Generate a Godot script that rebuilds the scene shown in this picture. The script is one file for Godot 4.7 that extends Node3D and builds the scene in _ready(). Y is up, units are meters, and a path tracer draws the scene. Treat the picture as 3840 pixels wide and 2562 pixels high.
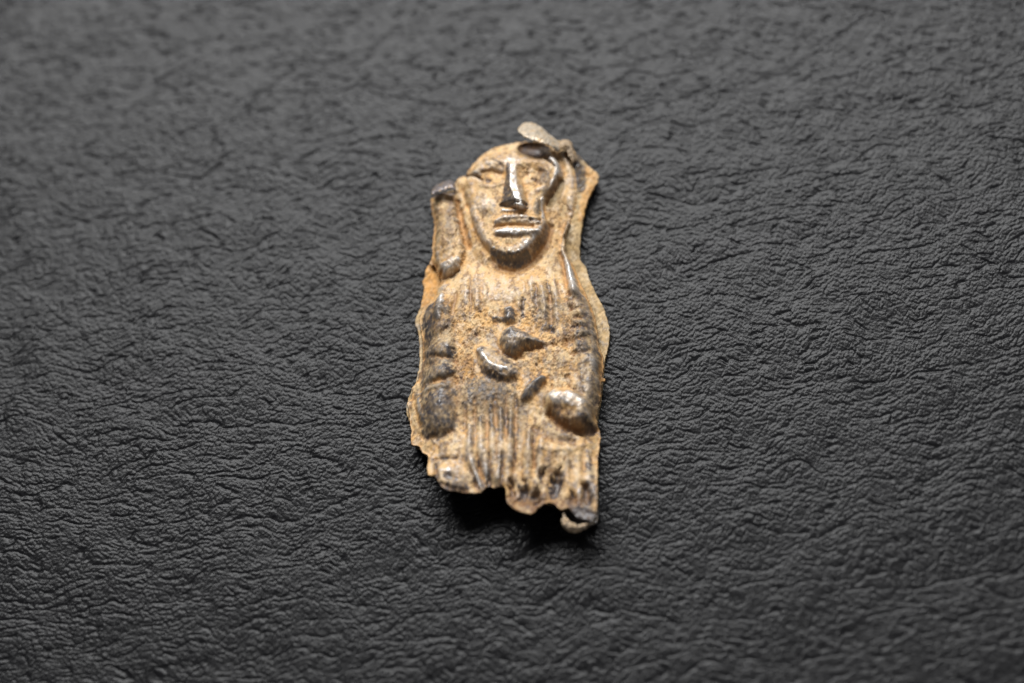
extends Node3D
# A small hollow metal figure, soil-stained, on black grained leather. Measurements were taken off the photograph
# (source pixels) and rectified to plan millimetres on the resting plane, each at its own height.

const MM := 0.001
const TILT := 25.0
const ROLL := 12.0
const DIST := 0.28
const FOCAL := 96.0
const H_REF := 2.5              # mm, height of the plan lattice
const CX := 1910.0              # lattice centre, in survey units
const CY := 1230.0
const MX := Vector2(0.02652456, 0.00623561)     # mm per survey unit across
const MY := Vector2(-0.00563901, 0.02933622)    # mm per survey unit down
const ORIGIN := Vector2(0.0223, -0.3890)        # mm

var eye := Vector3()
var axis_r := Vector3()
var axis_u := Vector3()
var axis_b := Vector3()
var n_fine := FastNoiseLite.new()
var n_mid := FastNoiseLite.new()
var n_big := FastNoiseLite.new()
var n_crust := FastNoiseLite.new()
var rng := RandomNumberGenerator.new()
var figure: Node3D
var mat_sheet: ORMMaterial3D
var mat_cold: StandardMaterial3D

# ---- the relief being sculpted
var step := 3.0
var gx0 := 0.0
var gy0 := 0.0
var gw := 0
var gh := 0
var hgt := PackedFloat32Array()
var ins := PackedByteArray()
var near := PackedFloat32Array()
var near_at := PackedVector2Array()
var side := PackedFloat32Array()
var cm := PackedFloat32Array()   # bare metal and painted highlights
var ct := PackedFloat32Array()   # dark tarnish and painted shade
var cr := PackedFloat32Array()   # rusty brown and painted shade
var co := PackedFloat32Array()   # olive film
var cg := PackedFloat32Array()   # granular crust
var pid := PackedInt32Array()
var wx := PackedFloat32Array()   # unevenness of every worked edge
var wy := PackedFloat32Array()
var wn := PackedFloat32Array()
var uneven := 1.0
var part_names: Array[String] = []


func _ready() -> void:
	setup_camera()
	setup_light()
	setup_noise()
	build_leather()
	build_figure()


# ------------------------------------------------------------------ camera, light
func setup_camera() -> void:
	var t := deg_to_rad(TILT)
	var r := deg_to_rad(ROLL)
	axis_b = Vector3(0, cos(t), sin(t))
	var u0 := Vector3(0, sin(t), -cos(t))
	axis_r = cos(r) * Vector3.RIGHT - sin(r) * u0
	axis_u = sin(r) * Vector3.RIGHT + cos(r) * u0
	eye = axis_b * DIST
	var cam := Camera3D.new()
	cam.name = "camera"
	add_child(cam)
	cam.transform = Transform3D(Basis(axis_r, axis_u, axis_b), eye)
	var a := CameraAttributesPhysical.new()
	a.frustum_focal_length = FOCAL
	a.frustum_near = 0.02
	a.frustum_far = 10.0
	a.exposure_aperture = 9.0
	a.frustum_focus_distance = 0.277
	cam.attributes = a
	cam.near = 0.02
	cam.far = 10.0
	cam.fov = rad_to_deg(2.0 * atan(12.0 / FOCAL))
	cam.current = true


func setup_light() -> void:
	var env := Environment.new()
	env.background_mode = Environment.BG_COLOR
	env.background_color = Color(0.045, 0.045, 0.048).linear_to_srgb()
	env.tonemap_mode = Environment.TONE_MAPPER_LINEAR
	env.tonemap_exposure = 1.0
	env.sdfgi_enabled = true
	env.ssao_enabled = true
	env.ssil_enabled = true
	var we := WorldEnvironment.new()
	we.name = "world_environment"
	we.environment = env
	add_child(we)
	lamp("window_light", Vector3(0.03, 0.46, -0.38), Vector3.ZERO, Vector2(0.50, 0.22), 0.80, Color(1.0, 1.0, 1.0))
	lamp("fill_light", Vector3(0.35, 0.60, 0.25), Vector3.ZERO, Vector2(0.3, 0.3), 0.05, Color(0.97, 0.98, 1.0))


func lamp(called: String, at: Vector3, to: Vector3, size: Vector2, energy: float, tint: Color) -> void:
	var l := AreaLight3D.new()
	l.name = called
	l.area_size = size
	l.light_energy = energy
	l.light_color = tint
	l.area_range = 5.0
	l.area_attenuation = 2.0
	l.shadow_enabled = true
	add_child(l)
	l.look_at_from_position(at, to, Vector3.UP)


func setup_noise() -> void:
	rng.seed = 7
	for p in [[n_fine, 0.16, 11, 2], [n_mid, 0.05, 12, 3], [n_big, 0.012, 13, 3], [n_crust, 0.085, 14, 3]]:
		var n: FastNoiseLite = p[0]
		n.noise_type = FastNoiseLite.TYPE_SIMPLEX_SMOOTH
		n.frequency = p[1]
		n.seed = p[2]
		n.fractal_octaves = p[3]


# ------------------------------------------------------------------ leather
func axis_steps(half: float, fine: float, reach: float) -> PackedFloat32Array:
	var pos := PackedFloat32Array()
	var x := 0.0
	var s := fine
	while x < reach:
		pos.append(x)
		if x > half:
			s *= 1.12
		x += s
	pos.append(reach)
	var all := PackedFloat32Array()
	for i in range(pos.size() - 1, 0, -1):
		all.append(-pos[i])
	all.append_array(pos)
	return all


func build_leather() -> void:
	var cells := FastNoiseLite.new()
	cells.noise_type = FastNoiseLite.TYPE_CELLULAR
	cells.cellular_return_type = FastNoiseLite.RETURN_DISTANCE2_SUB
	cells.cellular_distance_function = FastNoiseLite.DISTANCE_EUCLIDEAN
	cells.cellular_jitter = 1.0
	cells.fractal_type = FastNoiseLite.FRACTAL_NONE
	cells.frequency = 1.0
	cells.seed = 5
	var small := FastNoiseLite.new()
	small.noise_type = FastNoiseLite.TYPE_CELLULAR
	small.cellular_return_type = FastNoiseLite.RETURN_DISTANCE2_SUB
	small.cellular_jitter = 1.0
	small.fractal_type = FastNoiseLite.FRACTAL_NONE
	small.frequency = 1.0
	small.seed = 9
	var fold := FastNoiseLite.new()
	fold.noise_type = FastNoiseLite.TYPE_SIMPLEX_SMOOTH
	fold.fractal_type = FastNoiseLite.FRACTAL_RIDGED
	fold.fractal_octaves = 2
	fold.frequency = 1.0
	fold.seed = 3
	var warp := FastNoiseLite.new()
	warp.noise_type = FastNoiseLite.TYPE_SIMPLEX_SMOOTH
	warp.fractal_octaves = 2
	warp.frequency = 1.0
	warp.seed = 21
	var xs := axis_steps(62.0, 0.12, 400.0)
	var zs := axis_steps(55.5, 0.115, 400.0)
	var nx := xs.size()
	var nz := zs.size()
	var hh := PackedFloat32Array()
	hh.resize(nx * nz)
	var ca := cos(deg_to_rad(-4.0))
	var sa := sin(deg_to_rad(-4.0))
	for j in nz:
		for i in nx:
			var x := xs[i]
			var z := zs[j]
			if absf(x) > 75.0 or absf(z) > 70.0:
				continue
			var w1 := warp.get_noise_2d(x * 0.09, z * 0.09)
			var w2 := warp.get_noise_2d(x * 0.6 + 40.0, z * 0.6)
			var turn := w1 * 0.9
			var u := ca * x - sa * z
			var v := sa * x + ca * z
			v += turn * 1.6 + w2 * 0.22
			u += w2 * 0.3
			var c1 := cells.get_noise_2d(u * 0.88, v * 1.85) + 1.0
			var c2 := small.get_noise_2d(u * 1.9 + 9.0, v * 3.0) + 1.0
			var f := fold.get_noise_2d(u * 0.10, v * 0.48)
			var lush := 0.75 + 0.5 * warp.get_noise_2d(x * 0.2 + 300.0, z * 0.25)
			var r1 := smoothstep(0.0, 0.22, c1)
			var r2 := smoothstep(0.0, 0.28, c2)
			var crease := smoothstep(0.55, 0.95, f)
			hh[j * nx + i] = (0.049 * r1 + 0.024 * r2) * lush - 0.075 * crease + 0.02 * w2 + 0.06 * w1 - 0.10
	var pos := PackedVector3Array()
	var nor := PackedVector3Array()
	pos.resize(nx * nz)
	nor.resize(nx * nz)
	for j in nz:
		for i in nx:
			var k := j * nx + i
			pos[k] = Vector3(xs[i], hh[k], zs[j]) * MM
			var i0 := maxi(i - 1, 0)
			var i1 := mini(i + 1, nx - 1)
			var j0 := maxi(j - 1, 0)
			var j1 := mini(j + 1, nz - 1)
			nor[k] = Vector3(-(hh[j * nx + i1] - hh[j * nx + i0]) / (xs[i1] - xs[i0]), 1.0, -(hh[j1 * nx + i] - hh[j0 * nx + i]) / (zs[j1] - zs[j0])).normalized()
	var idx := PackedInt32Array()
	idx.resize((nx - 1) * (nz - 1) * 6)
	var q := 0
	for j in nz - 1:
		for i in nx - 1:
			var a := j * nx + i
			idx[q] = a
			idx[q + 1] = a + 1
			idx[q + 2] = a + nx
			idx[q + 3] = a + 1
			idx[q + 4] = a + nx + 1
			idx[q + 5] = a + nx
			q += 6
	var arr := []
	arr.resize(Mesh.ARRAY_MAX)
	arr[Mesh.ARRAY_VERTEX] = pos
	arr[Mesh.ARRAY_NORMAL] = nor
	arr[Mesh.ARRAY_INDEX] = idx
	var mesh := ArrayMesh.new()
	mesh.add_surface_from_arrays(Mesh.PRIMITIVE_TRIANGLES, arr)
	var m := StandardMaterial3D.new()
	m.resource_name = "black_leather"
	m.albedo_color = Color(0.0050, 0.0050, 0.0056).linear_to_srgb()
	m.roughness = 0.33
	m.metallic_specular = 0.265
	var t := NoiseTexture2D.new()
	t.width = 1024
	t.height = 1024
	t.seamless = true
	var tn := FastNoiseLite.new()
	tn.noise_type = FastNoiseLite.TYPE_SIMPLEX_SMOOTH
	tn.frequency = 0.055
	tn.fractal_octaves = 4
	tn.seed = 31
	t.noise = tn
	m.heightmap_enabled = true
	m.heightmap_texture = t
	m.heightmap_scale = 0.003
	m.uv1_triplanar = true
	m.uv1_scale = Vector3(40, 40, 40)
	var o := MeshInstance3D.new()
	o.name = "leather_surface"
	o.mesh = mesh
	o.material_override = m
	o.set_meta("kind", "structure")
	o.set_meta("label", "black grained leather surface lying flat under the small figure")
	o.set_meta("category", "leather")
	add_child(o)


# ------------------------------------------------------------------ survey
func rectify(x: float, y: float, h: float) -> Vector2:
	# a survey point seen at height h (mm), to lattice units
	var ty := 12.0 / FOCAL
	var d := -axis_b + (x - 1920.0) / 1281.0 * ty * axis_r - (y - 1281.0) / 1281.0 * ty * axis_u
	var k := (h * MM - eye.y) / d.y
	var p := (eye + d * k) / MM
	var q := Vector2(p.x, p.z) - ORIGIN
	var det := MX.x * MY.y - MX.y * MY.x
	return Vector2((q.x * MY.y - q.y * MY.x) / det + CX, (MX.x * q.y - MX.y * q.x) / det + CY)


func plan(u: float, v: float, h: float) -> Vector3:
	var q := ORIGIN + MX * (u - CX) + MY * (v - CY)
	return Vector3(q.x, h, q.y) * MM


func at_h(p: Vector2) -> float:
	var fi := clampf((p.x - gx0) / step, 0.0, gw - 1.001)
	var fj := clampf((p.y - gy0) / step, 0.0, gh - 1.001)
	var i := int(fi)
	var j := int(fj)
	var a := lerpf(hgt[j * gw + i], hgt[j * gw + i + 1], fi - i)
	var b := lerpf(hgt[(j + 1) * gw + i], hgt[(j + 1) * gw + i + 1], fi - i)
	return lerpf(a, b, fj - j)


func spot(x: float, y: float, rise: float) -> Vector2:
	var q := rectify(x, y, H_REF)
	for n in 4:
		q = rectify(x, y, at_h(q) + rise)
	return q


# ------------------------------------------------------------------ sculpting
func start_relief(x0: float, y0: float, x1: float, y1: float, s: float) -> void:
	step = s
	gx0 = x0
	gy0 = y0
	gw = int((x1 - x0) / s) + 1
	gh = int((y1 - y0) / s) + 1
	for a in [hgt, near, side, cm, ct, cr, co, cg]:
		a.resize(gw * gh)
		a.fill(0.0)
	ins.resize(gw * gh)
	ins.fill(0)
	near_at.resize(gw * gh)
	pid.resize(gw * gh)
	pid.fill(0)
	near.fill(1e6)
	wx.resize(gw * gh)
	wy.resize(gw * gh)
	wn.resize(gw * gh)
	for j in gh:
		for i in gw:
			var x := gx0 + i * step
			var y := gy0 + j * step
			var q := j * gw + i
			wx[q] = n_mid.get_noise_2d(x * 0.8 + 900.0, y * 0.8) * 9.0 + n_fine.get_noise_2d(x * 0.7 + 300.0, y * 0.7) * 1.6
			wy[q] = n_mid.get_noise_2d(x * 0.8, y * 0.8 + 700.0) * 9.0 + n_fine.get_noise_2d(x * 0.7, y * 0.7 + 300.0) * 1.6
			wn[q] = n_mid.get_noise_2d(x * 1.3 + 50.0, y * 1.3) + 0.6 * n_fine.get_noise_2d(x * 0.9, y * 0.9)
	side.fill(1e6)


func smooth_loop(pts: PackedVector2Array, gap: float, jitter: float) -> PackedVector2Array:
	var out := PackedVector2Array()
	var n := pts.size()
	for i in n:
		var p0 := pts[(i - 1 + n) % n]
		var p1 := pts[i]
		var p2 := pts[(i + 1) % n]
		var p3 := pts[(i + 2) % n]
		var k := maxi(1, int(p1.distance_to(p2) / gap))
		for j in k:
			var t := float(j) / k
			var q := p1.cubic_interpolate(p2, p0, p3, t)
			q += Vector2(n_fine.get_noise_2d(q.x * 1.3, q.y * 1.3), n_fine.get_noise_2d(q.x * 1.3 + 500.0, q.y * 1.3)) * jitter
			out.append(q)
	return out


func outline(pts: PackedVector2Array, open_below: float) -> void:
	# inside flags, distance to the edge, and distance to the flanks (edges above open_below)
	var n := pts.size()
	var reach := 190.0
	for j in gh:
		var y := gy0 + j * step
		var cross: Array[float] = []
		for k in n:
			var a := pts[k]
			var b := pts[(k + 1) % n]
			if (a.y <= y) != (b.y <= y):
				cross.append(a.x + (y - a.y) / (b.y - a.y) * (b.x - a.x))
		cross.sort()
		for c in range(0, cross.size() - 1, 2):
			var i0 := maxi(0, int(ceil((cross[c] - gx0) / step)))
			var i1 := mini(gw - 1, int(floor((cross[c + 1] - gx0) / step)))
			for i in range(i0, i1 + 1):
				ins[j * gw + i] = 1
	for k in n:
		var a := pts[k]
		var b := pts[(k + 1) % n]
		var flank := (a.y + b.y) * 0.5 < open_below
		var rr := reach if flank else 30.0
		var i0 := maxi(0, int((minf(a.x, b.x) - rr - gx0) / step))
		var i1 := mini(gw - 1, int((maxf(a.x, b.x) + rr - gx0) / step))
		var j0 := maxi(0, int((minf(a.y, b.y) - rr - gy0) / step))
		var j1 := mini(gh - 1, int((maxf(a.y, b.y) + rr - gy0) / step))
		var ab := b - a
		var l2 := maxf(ab.length_squared(), 1e-6)
		for j in range(j0, j1 + 1):
			for i in range(i0, i1 + 1):
				var p := Vector2(gx0 + i * step, gy0 + j * step)
				var c := a + ab * clampf((p - a).dot(ab) / l2, 0.0, 1.0)
				var d := p.distance_to(c)
				var q := j * gw + i
				if d < near[q]:
					near[q] = d
					near_at[q] = c
				if flank and d < side[q]:
					side[q] = d


func part(called: String) -> int:
	var k := part_names.find(called)
	if k < 0:
		part_names.append(called)
		k = part_names.size() - 1
	return k


func lay(q: int, w: float, h: float, opt: Dictionary) -> void:
	hgt[q] += h * w
	if opt.is_empty():
		return
	var s := clampf(w * 1.5 + wn[q] * 1.3 * minf(1.0, w * 3.0), 0.0, 1.0)
	if opt.has("m"):
		cm[q] = lerpf(cm[q], opt.m, s)
	if opt.has("t"):
		ct[q] = lerpf(ct[q], opt.t, s)
	if opt.has("r"):
		cr[q] = lerpf(cr[q], opt.r, s)
	if opt.has("o"):
		co[q] = lerpf(co[q], opt.o, s)
	if opt.has("g"):
		cg[q] = lerpf(cg[q], opt.g, s)
	if opt.has("p") and w > 0.22:
		pid[q] = opt.p


func blob(x: float, y: float, rx: float, ry: float, turn: float, h: float, e: float, opt := {}) -> void:
	var c := spot(x, y, h * 0.8)
	var r := maxf(rx, ry)
	var ca := cos(deg_to_rad(turn))
	var sa := sin(deg_to_rad(turn))
	for j in range(maxi(0, int((c.y - r - gy0) / step)), mini(gh - 1, int((c.y + r - gy0) / step) + 1) + 1):
		for i in range(maxi(0, int((c.x - r - gx0) / step)), mini(gw - 1, int((c.x + r - gx0) / step) + 1) + 1):
			var dx := gx0 + i * step - c.x + wx[j * gw + i] * uneven
			var dy := gy0 + j * step - c.y + wy[j * gw + i] * uneven
			var a := (dx * ca + dy * sa) / rx
			var b := (-dx * sa + dy * ca) / ry
			var d := 1.0 - a * a - b * b
			if d > 0.0:
				lay(j * gw + i, pow(d, e), h, opt)


func stroke(flat: Array, h: float, e: float, opt := {}) -> void:
	# flat: x, y, radius, x, y, radius ... ; a ridge (h > 0) or a groove (h < 0) along the line
	var pts: Array[Vector3] = []
	for k in range(0, flat.size(), 3):
		var c := spot(flat[k], flat[k + 1], h * 0.8)
		pts.append(Vector3(c.x, c.y, flat[k + 2]))
	var lo := Vector2(1e9, 1e9)
	var hi := -lo
	for p in pts:
		lo = lo.min(Vector2(p.x - p.z, p.y - p.z))
		hi = hi.max(Vector2(p.x + p.z, p.y + p.z))
	for j in range(maxi(0, int((lo.y - gy0) / step)), mini(gh - 1, int((hi.y - gy0) / step) + 1) + 1):
		for i in range(maxi(0, int((lo.x - gx0) / step)), mini(gw - 1, int((hi.x - gx0) / step) + 1) + 1):
			var p := Vector2(gx0 + i * step + wx[j * gw + i] * 0.9 * uneven, gy0 + j * step + wy[j * gw + i] * 0.9 * uneven)
			var best := 0.0
			for k in pts.size() - 1:
				var a := Vector2(pts[k].x, pts[k].y)
				var ab := Vector2(pts[k + 1].x, pts[k + 1].y) - a
				var t := clampf((p - a).dot(ab) / maxf(ab.length_squared(), 1e-6), 0.0, 1.0)
				var r := lerpf(pts[k].z, pts[k + 1].z, t)
				best = maxf(best, 1.0 - p.distance_squared_to(a + ab * t) / maxf(r * r, 0.01))
			if best > 0.0:
				lay(j * gw + i, pow(best, e), h, opt)


func patch(flat: Array, soft: float, h: float, e: float, opt := {}) -> void:
	# a plateau with a shoulder of width soft
	var pts := PackedVector2Array()
	for k in range(0, flat.size(), 2):
		pts.append(spot(flat[k], flat[k + 1], h * 0.5))
	pts = smooth_loop(pts, 10.0, 0.0)
	var lo := pts[0]
	var hi := pts[0]
	for p in pts:
		lo = lo.min(p)
		hi = hi.max(p)
	for j in range(maxi(0, int((lo.y - gy0) / step)), mini(gh - 1, int((hi.y - gy0) / step) + 1) + 1):
		for i in range(maxi(0, int((lo.x - gx0) / step)), mini(gw - 1, int((hi.x - gx0) / step) + 1) + 1):
			var p := Vector2(gx0 + i * step + wx[j * gw + i] * 0.9 * uneven, gy0 + j * step + wy[j * gw + i] * 0.9 * uneven)
			if not Geometry2D.is_point_in_polygon(p, pts):
				continue
			var d := soft
			for k in pts.size():
				var c := Geometry2D.get_closest_point_to_segment(p, pts[k], pts[(k + 1) % pts.size()])
				d = minf(d, p.distance_to(c))
			var s := 1.0 - d / soft
			lay(j * gw + i, pow(maxf(0.0, 1.0 - s * s), e), h, opt)


func facets(pts: Array, tris: Array) -> void:
	# flat planes between points (x, y, rise); each triangle carries its own surface
	var p3: Array[Vector3] = []
	for p in pts:
		var c := spot(p[0], p[1], p[2])
		p3.append(Vector3(c.x, c.y, p[2]))
	for t in tris:
		var a := p3[t[0]]
		var b := p3[t[1]]
		var c := p3[t[2]]
		var det := (b.y - c.y) * (a.x - c.x) + (c.x - b.x) * (a.y - c.y)
		for j in range(int((minf(a.y, minf(b.y, c.y)) - gy0) / step), int((maxf(a.y, maxf(b.y, c.y)) - gy0) / step) + 2):
			for i in range(int((minf(a.x, minf(b.x, c.x)) - gx0) / step), int((maxf(a.x, maxf(b.x, c.x)) - gx0) / step) + 2):
				var q := j * gw + i
				var x := gx0 + i * step
				var y := gy0 + j * step
				var l0 := ((b.y - c.y) * (x - c.x) + (c.x - b.x) * (y - c.y)) / det
				var l1 := ((c.y - a.y) * (x - c.x) + (a.x - c.x) * (y - c.y)) / det
				var l2 := 1.0 - l0 - l1
				if l0 < 0.0 or l1 < 0.0 or l2 < 0.0:
					continue
				hgt[q] += l0 * a.z + l1 * b.z + l2 * c.z
				lay(q, 0.9, 0.0, t[3])


func blurred(src: PackedFloat32Array, r: int) -> PackedFloat32Array:
	var a := src.duplicate()
	var b := PackedFloat32Array()
	b.resize(a.size())
	for pass_ in 2:
		for j in gh:
			var s := 0.0
			for i in range(-r, gw + r):
				if i + r < gw:
					s += a[j * gw + i + r] if i + r >= 0 else 0.0
				if i >= 0 and i < gw:
					b[j * gw + i] = s / (2 * r + 1)
				if i - r >= 0:
					s -= a[j * gw + i - r]
		for i in gw:
			var s := 0.0
			for j in range(-r, gh + r):
				if j + r < gh:
					s += b[(j + r) * gw + i] if j + r >= 0 else 0.0
				if j >= 0 and j < gh:
					a[j * gw + i] = s / (2 * r + 1)
				if j - r >= 0:
					s -= b[(j - r) * gw + i]
	return a


func finish_relief(thick: float, parents: Dictionary, root: Node3D, film: Color, stain: Color) -> void:
	# colours, ORM map, then one mesh per part
	var soft := blurred(hgt, int(9.0 / step))
	var img := Image.create(gw, gh, false, Image.FORMAT_RGB8)
	var col := PackedColorArray()
	col.resize(gw * gh)
	for j in gh:
		for i in gw:
			var q := j * gw + i
			var x := gx0 + i * step
			var y := gy0 + j * step
			var z := hgt[q] * 34.0
			var nb := n_big.get_noise_3d(x, y, z)
			var nm := n_mid.get_noise_3d(x, y, z)
			var nf := n_fine.get_noise_3d(x, y, z)
			var raised := (hgt[q] - soft[q]) / 0.07
			var metal := clampf(cm[q] + raised * 0.17 + nm * 0.5 + nb * 0.3 - 0.16 - cg[q] * 0.8, 0.0, 1.0)
			if near[q] < 20.0:
				metal *= near[q] / 20.0
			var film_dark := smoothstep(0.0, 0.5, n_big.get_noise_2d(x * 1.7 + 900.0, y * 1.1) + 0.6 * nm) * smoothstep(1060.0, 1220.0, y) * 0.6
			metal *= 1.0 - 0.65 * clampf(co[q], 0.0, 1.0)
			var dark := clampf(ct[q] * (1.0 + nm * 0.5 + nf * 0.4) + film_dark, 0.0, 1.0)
			var rust_shade := clampf(cr[q] * (1.0 + nm * 0.8), 0.0, 1.0)
			var olive := clampf(co[q] * (1.0 + nm * 0.7) + nb * 0.35 - 0.05, 0.0, 1.0)
			var c := Color(0.54, 0.39, 0.215).lerp(Color(0.51, 0.285, 0.095), clampf(0.5 + nb * 0.9 + nm * 0.5, 0.0, 1.0))
			var n2 := n_mid.get_noise_3d(x * 0.7 + 1500.0, y * 0.55 + 800.0, z * 0.7) + 0.5 * n_fine.get_noise_3d(x * 0.8 + 60.0, y * 0.8, z * 0.8)
			c = c.lerp(Color(0.55, 0.48, 0.39), smoothstep(0.05, 0.5, n_big.get_noise_2d(x * 2.2 + 70.0, y * 1.6)) * 0.4)
			c = c.lerp(Color(0.17, 0.09, 0.038), smoothstep(0.02, 0.45, n2) * 0.8)
			c = c.lerp(film, olive * 0.85)
			c = c.lerp(Color(0.50, 0.255, 0.085), clampf(-raised * 0.26 - 0.05, 0.0, 0.7))
			c = c.lerp(stain, rust_shade * 0.9)
			c = c.lerp(Color(0.42, 0.40, 0.38).lerp(Color(0.68, 0.665, 0.64), smoothstep(0.6, 1.0, metal)), metal * 0.9)  # strongest metal goes paler, painting in highlights
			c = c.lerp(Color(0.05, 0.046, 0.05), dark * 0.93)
			c = c * (1.0 + 0.30 * nf + 0.16 * nm)
			c.a = 1.0
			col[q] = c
			var rough := lerpf(0.72, 0.46, metal)
			rough = lerpf(rough, 0.36, dark) + nf * 0.06 + cg[q] * 0.15
			img.set_pixel(i, j, Color(1.0, clampf(rough, 0.15, 1.0), clampf(metal * 0.5 * (1.0 - dark * 0.4), 0.0, 1.0)))
	var mat := ORMMaterial3D.new()
	mat.resource_name = "stained_metal"
	mat.orm_texture = ImageTexture.create_from_image(img)
	mat.vertex_color_use_as_albedo = true
	mat.texture_repeat = false
	var nor := PackedVector3Array()
	nor.resize(gw * gh)
	for j in gh:
		for i in gw:
			var i0 := maxi(i - 1, 0)
			var i1 := mini(i + 1, gw - 1)
			var j0 := maxi(j - 1, 0)
			var j1 := mini(j + 1, gh - 1)
			var du := plan(gx0 + i1 * step, gy0 + j * step, hgt[j * gw + i1]) - plan(gx0 + i0 * step, gy0 + j * step, hgt[j * gw + i0])
			var dv := plan(gx0 + i * step, gy0 + j1 * step, hgt[j1 * gw + i]) - plan(gx0 + i * step, gy0 + j0 * step, hgt[j0 * gw + i])
			nor[j * gw + i] = dv.cross(du).normalized()
	# vertex places: those just outside are drawn onto the outline
	var place := PackedVector3Array()
	place.resize(gw * gh)
	for j in gh:
		for i in gw:
			var q := j * gw + i
			var p := Vector2(gx0 + i * step, gy0 + j * step)
			if ins[q] == 0 and near[q] < step * 2.0:
				p = near_at[q]
			var h := hgt[q]
			if ins[q] == 0 or near[q] < 5.0:
				var d := 0.0 if ins[q] == 0 else near[q] / 5.0
				h -= thick * 0.5 * (1.0 - d) * (1.0 - d)
			place[q] = plan(p.x, p.y, h)
	var made := {}
	var used := PackedByteArray()
	used.resize(gw * gh)
	for j in gh - 1:
		for i in gw - 1:
			var q := j * gw + i
			if ins[q] + ins[q + 1] + ins[q + gw] + ins[q + gw + 1] > 0:
				used[q] = 1
	var under := blurred(hgt, int(36.0 / step))
	for k in part_names.size():
		var pos := PackedVector3Array()
		var nrm := PackedVector3Array()
		var cl := PackedColorArray()
		var uv := PackedVector2Array()
		var idx := PackedInt32Array()
		var at := {}
		for j in range(1, gh - 1):
			for i in range(1, gw - 1):
				var q := j * gw + i
				if used[q] == 0:
					continue
				var own := q
				if ins[q] == 0:
					own = q + 1 if ins[q + 1] else (q + gw if ins[q + gw] else q + gw + 1)
				if pid[own] != k:
					continue
				var cor := [q, q + 1, q + gw, q + gw + 1]
				var id := [0, 0, 0, 0]
				for s in 4:
					var v: int = cor[s]
					if not at.has(v):
						at[v] = pos.size()
						pos.append(place[v])
						nrm.append(nor[v])
						cl.append(col[v] if ins[v] else col[own])
						uv.append(Vector2((v % gw + 0.5) / gw, (v / gw + 0.5) / gh))
					id[s] = at[v]
				idx.append_array(PackedInt32Array([id[0], id[1], id[2], id[1], id[3], id[2]]))
				# broken edge of the sheet
				for e in [[q - gw, q, q + 1, Vector2(0, -1)], [q + gw, q + gw + 1, q + gw, Vector2(0, 1)], [q - 1, q + gw, q, Vector2(-1, 0)], [q + 1, q + 1, q + gw + 1, Vector2(1, 0)]]:
					if used[e[0]]:
						continue
					var a: Vector3 = place[e[1]]
					var b: Vector3 = place[e[2]]
					if a.distance_squared_to(b) < 1e-14:
						continue
					var out: Vector3 = Vector3.UP.cross(a - b).normalized()
					var th := thick * (0.8 + 0.5 * n_mid.get_noise_2d(float(e[1] % gw) * step, float(e[1] / gw) * step))
					var down := Vector3(0, -th * MM, 0)
					var s0 := pos.size()
					for v in [[a, 0], [b, 0], [a + down - out * 0.00006, 1], [b + down - out * 0.00006, 1]]:
						pos.append(v[0])
						nrm.append((out + Vector3(0, -0.4 if v[1] else 0.5, 0)).normalized())
						cl.append(col[own])
						uv.append(Vector2((own % gw + 0.5) / gw, (own / gw + 0.5) / gh))
					idx.append_array(PackedInt32Array([s0, s0 + 1, s0 + 2, s0 + 1, s0 + 3, s0 + 2]))
		if idx.is_empty():
			continue
		var arr := []
		arr.resize(Mesh.ARRAY_MAX)
		arr[Mesh.ARRAY_VERTEX] = pos
		arr[Mesh.ARRAY_NORMAL] = nrm
		arr[Mesh.ARRAY_COLOR] = cl
		arr[Mesh.ARRAY_TEX_UV] = uv
		arr[Mesh.ARRAY_INDEX] = idx
		var mesh := ArrayMesh.new()
		mesh.add_surface_from_arrays(Mesh.PRIMITIVE_TRIANGLES, arr)
		var o := MeshInstance3D.new()
		o.name = part_names[k].split("#")[0]
		o.mesh = mesh
		o.material_override = mat
		var to: Node3D = root
		if parents.has(part_names[k]) and made.has(parents[part_names[k]]):
			to = made[parents[part_names[k]]]
		to.add_child(o, true)
		made[part_names[k]] = o
	# the hollow back of the sheet
	var bp := PackedVector3Array()
	var bi := PackedInt32Array()
	var bat := {}
	var bs := SurfaceTool.new()
	bs.begin(Mesh.PRIMITIVE_TRIANGLES)
	var stride := 3
	for j in range(0, gh - stride, stride):
		for i in range(0, gw - stride, stride):
			var c := [j * gw + i, j * gw + i + stride, (j + stride) * gw + i, (j + stride) * gw + i + stride]
			if ins[c[0]] + ins[c[1]] + ins[c[2]] + ins[c[3]] == 0:
				continue
			for t in [0, 2, 1, 1, 2, 3]:
				var v: int = c[t]
				if not bat.has(v):
					bat[v] = bp.size()
					var p := Vector2(gx0 + (v % gw) * step, gy0 + (v / gw) * step)
					if ins[v] == 0 and near[v] < 40.0:
						p = near_at[v]
					bp.append(plan(p.x, p.y, minf(hgt[v], under[v] if near[v] > 30.0 else hgt[v]) - thick * 0.95))
				bi.append(bat[v])
	for p in bp:
		bs.set_smooth_group(0)
		bs.add_vertex(p)
	for i in bi:
		bs.add_index(i)
	bs.generate_normals()
	var bo := MeshInstance3D.new()
	bo.name = "hollow_back"
	bo.mesh = bs.commit()
	bo.material_override = mat_cold
	root.add_child(bo, true)


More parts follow.
